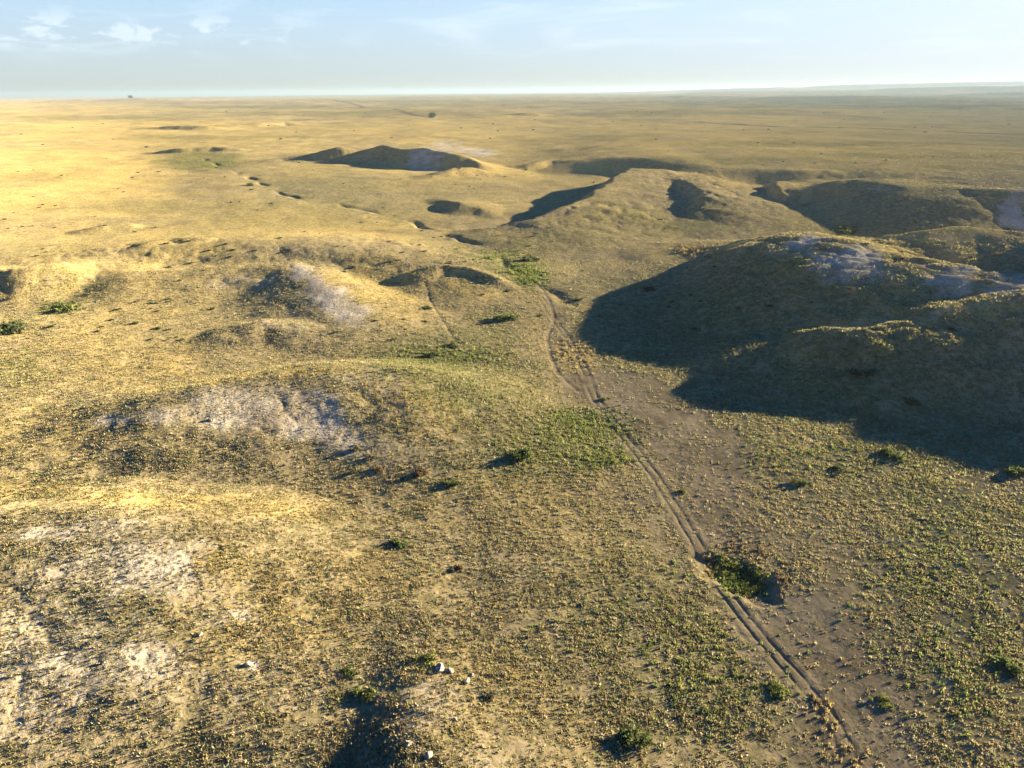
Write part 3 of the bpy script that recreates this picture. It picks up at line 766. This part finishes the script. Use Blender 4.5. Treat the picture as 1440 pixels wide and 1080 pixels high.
SHRUBS = [ # px, py, width px, kind, label
 (737,636,46,'green','spreading dark green shrub left of the track at mid valley'),
 (634,678,30,'green','dark shrub alone on tan grass below the pinkish slope'),
 (563,761,36,'green','round green shrub with a black shadow in open tan grass'),
 (888,1033,54,'green','largest bushy green shrub near the bottom edge left of the track'),
 (491,942,26,'green','small green shrub above the shaded bank at the bottom'),
 (515,972,36,'lime','yellow green shrub on the top of the shaded bank'),
 (600,927,32,'lime','low yellow green shrub beside the pale rocks'),
 (643,797,22,'brown','small brown shrub in tan grass right of the round green shrub'),
 (637,485,26,'dark','dark green shrub in the green swale, upper of two'),
 (608,498,24,'dark','dark green shrub in the green swale, lower of two'),
 (709,445,36,'green','flat green shrub near the bend of the track'),
 (1209,521,40,'dark','wide dark shrub in the deep shade of the right spur'),
 (1283,564,28,'dark','small dark shrub lower down in the deep shade of the spur'),
 (1252,636,38,'green','sunlit shrub with a long shadow just below the shaded spur'),
 (1426,661,34,'green','bright edged shrub at the right edge of the shade'),
 (1126,678,30,'green','shrub among pale tufts left of the long shadowed shrub'),
 (1178,657,22,'dark','small dark shrub between two larger ones below the shade'),
 (690,979,24,'grey','grey shrub right of the pale rocks'),
 (912,406,24,'dark','dark shrub on the flat just above the tip of the big shadow'),
 (746,363,28,'green','green shrub in the lush strip at the head of the track'),
 (501,629,22,'grey','grey shrub on the pink chalky slope, nearest the chalk'),
 (524,641,22,'grey','grey shrub on the pink chalky slope, middle of the cluster'),
 (500,661,20,'grey','grey shrub on the pink chalky slope, lowest of the cluster'),
 (531,660,24,'brown','brown shrub on the pink chalky slope'),
 (591,664,28,'brown','flat brown shrub between the pink slope and the dark lone shrub'),
 (1096,971,30,'lime','leafy yellow green clump left of the narrow rut'),
 (1413,934,40,'green','dark green shrub with a wide shadow near the right edge'),
 (1241,985,28,'lime','yellow green shrub with a blue shadow right of the narrow rut'),
 (352,259,15,'dark','dark shrub on the bank of the winding creek bed'),
 (600,431,20,'dark','dark shrub beside the thin cattle trail'),
 (90,433,26,'lime','bright yellow green shrub below the dusky hillside'),
 (15,458,44,'dark','dark flat shrub at the left edge below the dusky hillside'),
 (812,420,16,'dark','small dark shrub right of the green head of the track'),
 (1190,323,26,'lime','bright green shrub in the gap behind the shaded hill'),
 (960,690,18,'lime','little green shrub on the bare ground right of the twin ruts'),
 (852,560,16,'lime','little green shrub at the edge of the twin ruts'),
]
def place(o, g_, rad_, tilt=0.0):
    o.location = (g_[0], g_[1], g_[2] - .03); o.scale = (rad_, rad_ * rng.uniform(.85, 1.15), rad_ * rng.uniform(.85, 1.1)); o.rotation_euler = (0, 0, rng.uniform(0, 6.28))
g, dist = ground_many([(p_[0], p_[1] + p_[2] * .12) for p_ in SHRUBS])
for i, (px, py, wpx, kind, lab) in enumerate(SHRUBS):
    o = bpy.data.objects.new('shrub', None); COL.objects.link(o); o.empty_display_size = .2
    rad_ = .5 * wpx / FPX * dist[i] * .84
    place(o, g[i], rad_ * .92)
    o['label'] = lab; o['category'] = 'shrub'; o['group'] = 'single shrubs in the valley and on its slopes'
    fm, sm = SM[kind, i % 3]
    link('foliage', fm, None, o); link('stem', sm, None, o)

# low shrubs dotted over the slopes and the far plain, each with its own shadow
cand = []
while len(cand) < 1500:
    px, py = rng.uniform(5, 1435), 150 + 330 * rng.random() ** 1.5
    if rng.random() < .4: px, py = rng.uniform(5, 760), rng.uniform(235, 480)
    cand.append((px, py))
g, dist = ground_many(cand)
f = fields(g[:, 0], g[:, 1]); cl = fbm(g[:, 0], g[:, 1], 60, 3, 171)
ok = (f['bare'] < .6) & (f['chalk'] < .4) & (cl > -.12) & (dist < 2600)
gi = np.nonzero(ok)[0][:290]
for j, i in enumerate(gi):
    far = dist[i] > 420
    k = ['dark', 'brown', 'dark', 'green'][j % 4]
    o = link('low_shrub', SM[k, j % 3][0], None, None, category='shrub',
             label='low dark shrub dotted over the far golden plain' if far else 'low dark shrub dotted over the grassy slopes beyond the track',
             group='low shrubs on the far plain' if far else 'low shrubs on the grassy slopes')
    place(o, g[i], rng.uniform(.45, .95) * np.clip(dist[i] / 420, .75, 1.7))

# ------------------------------------------------------------------ pale rocks
ROCK_M, t, out = new_mat('pale_rock')
pos = t.new('ShaderNodeNewGeometry').outputs['Position']; nz = t.noise(pos, 6, 6, .65); nz2 = t.noise(pos, 22, 4, .6)
c_ = t.mix(t.ramp(nz, .35, .65), (.16, .132, .105), (.26, .22, .18)); c_ = t.mix(t.ramp(nz2, .55, .75, 0, .5), c_, (.15, .12, .095))
p = t.new('ShaderNodeBsdfDiffuse'); t.con(c_, p.inputs[0])
b = t.new('ShaderNodeBump'); b.inputs['Strength'].default_value = .6; b.inputs['Distance'].default_value = .05; t.l.new(nz2, b.inputs['Height']); t.l.new(b.outputs[0], p.inputs['Normal'])
t.l.new(p.outputs[0], out.inputs[0])
import bmesh
def rock_mesh(seed):
    g_ = np.random.default_rng(seed); bm = bmesh.new(); bmesh.ops.create_icosphere(bm, subdivisions=4, radius=1)
    cuts = [(lambda n_: n_ / np.linalg.norm(n_))(g_.normal(size=3)) for _ in range(16)]; off = g_.uniform(.55, .9, 16)
    for v in bm.verts:
        p_ = np.array(v.co)
        for n_, o_ in zip(cuts, off):
            e = p_ @ n_ - o_
            if e > 0: p_ = p_ - n_ * e * .9
        p_ *= 1 + .07 * float(perlin(np.array([p_[0] * 3 + seed]), np.array([p_[1] * 3 + p_[2] * 2]), 3)[0])
        v.co = p_ * np.array([1.15, .85, .62])
    me = bpy.data.meshes.new('rock'); bm.to_mesh(me); bm.free(); me.materials.append(ROCK_M)
    for p_ in me.polygons: p_.use_smooth = False
    return me
ROCKS = [(350,935,17,'pink pale rock alone in the tan grass'),(618,941,22,'pale rock with a dark side, highest beside the shaded bank'),(633,944,13,'small pale rock touching the highest rock by the bank'),(656,958,15,'upright pale rock just below the highest rocks'),
 (664,950,10,'smallest pale rock behind the upright one'),(575,1046,16,'pale rock on the crest of the shaded bank'),(602,1062,18,'pale rock lowest on the crest near the bottom edge'),(296,591,13,'white rock among the chalk scars of the rounded hill'),
 (280,893,12,'flat pale stone in thin grass on the chalky hill'),(640,1012,11,'pale stone in dry grass on the sunlit side of the bank')]
g, dist = ground_many([(a_, b_) for a_, b_, *_ in ROCKS])
for i, (px, py, wpx, lab) in enumerate(ROCKS):
    o = link('rock', rock_mesh(300 + i), None, None, label=lab, category='rock', group='pale rocks in the grass')
    r_ = .38 * wpx / FPX * dist[i]
    o.location = (g[i][0], g[i][1], g[i][2] + r_ * .06); o.scale = (r_,) * 3; o.rotation_euler = (0, 0, i * 1.3)

# loose stones on the chalk
x, y = pick_points(9000, 34, 170, 1.2)
f = par(fields, x, y); k = rng.random(len(x)) < np.clip(f['chalk'] * .6, 0, .5) + .01
x, y = x[k], y[k]; z = height(x, y); n = len(x)
ico = rock_mesh(350); iv = np.empty(len(ico.vertices) * 3, np.float32)
bm = bmesh.new(); bmesh.ops.create_icosphere(bm, subdivisions=1, radius=1); iv = np.array([v.co for v in bm.verts]); fi = np.array([[v.index for v in f_.verts] for f_ in bm.faces]); bm.free()
bpy.data.meshes.remove(ico)
sz = .035 + .10 * rng.random(n) ** 3
v = iv[None] * (sz[:, None, None] * rng.uniform(.6, 1.3, (n, len(iv), 1))) * np.array([1.1, .9, .65]) + np.stack([x, y, z + sz * .2], 1)[:, None]
me = make_mesh('gravel', v.reshape(-1, 3), (fi[None] + np.arange(n)[:, None, None] * len(iv)).reshape(-1, 3), smooth=False)
link('gravel', me, ROCK_M, kind='stuff', label='loose pale stones strewn over the chalky slopes', category='stones')

# ------------------------------------------------------------------ two far trees
def tree(px, py, hpx, lab, seed):
    g_, d_ = ground_many([(px, py)]); H_ = hpx / FPX * d_[0]
    o = bpy.data.objects.new('tree', None); COL.objects.link(o); o.location = tuple(g_[0]); o.scale = (H_,) * 3
    o['label'] = lab; o['category'] = 'tree'
    sg = [((0, 0, -.05), (.02, 0, .22), .045, .035), ((.02, 0, .22), (.0, .02, .5), .035, .02)]
    for a_ in range(7):
        th = a_ * .9; z_ = .2 + .04 * a_; sg.append(((.01, 0, z_), (.3 * math.cos(th), .3 * math.sin(th), z_ + .25), .018, .006))
    tm = tubes('trunk', sg); tm.materials.append(WOOD_M); link('trunk', tm, None, o)
    v, c = leaf_cloud(2600, 1.0, 16, np.array([.045, .058, .022]), .085, seed)
    v = v * np.array([.56, .56, .78]) + np.array([0, 0, .16])
    link('crown', leaf_mesh('crown', v, c, SHRUB_M), None, o)
tree(608, 167, 9.5, 'lone dark round tree standing on the far plain', 401)
tree(184, 138.5, 4.2, 'tiny dark tree just under the left horizon', 402)

tick('things')
# ------------------------------------------------------------------ the air
hz_top = float(Z.max()) + 3; hz_bot = float(Z.min()) - 1; HR_ = 36000.0
hv = [(sx * HR_, sy * HR_, z_) for z_ in (hz_bot, max(hz_top, CAM_H + 20)) for sx, sy in ((-1, -1), (1, -1), (1, 1), (-1, 1))]
hf = np.array([(0, 3, 2, 1), (4, 5, 6, 7), (0, 1, 5, 4), (1, 2, 6, 5), (2, 3, 7, 6), (3, 0, 4, 7)])
hm, t, out = new_mat('air')
pv = t.new('ShaderNodeVolumePrincipled'); pv.inputs['Color'].default_value = (.185, .24, .305, 1); pv.inputs['Density'].default_value = 8.5e-5
pv.inputs['Anisotropy'].default_value = .15
t.l.new(pv.outputs[0], out.inputs['Volume'])
hme = make_mesh('haze', hv, hf, smooth=False)
if not os.environ.get('NOHAZE'): link('haze', hme, hm, kind='stuff', label='thin pale blue haze over the far plain', category='haze')
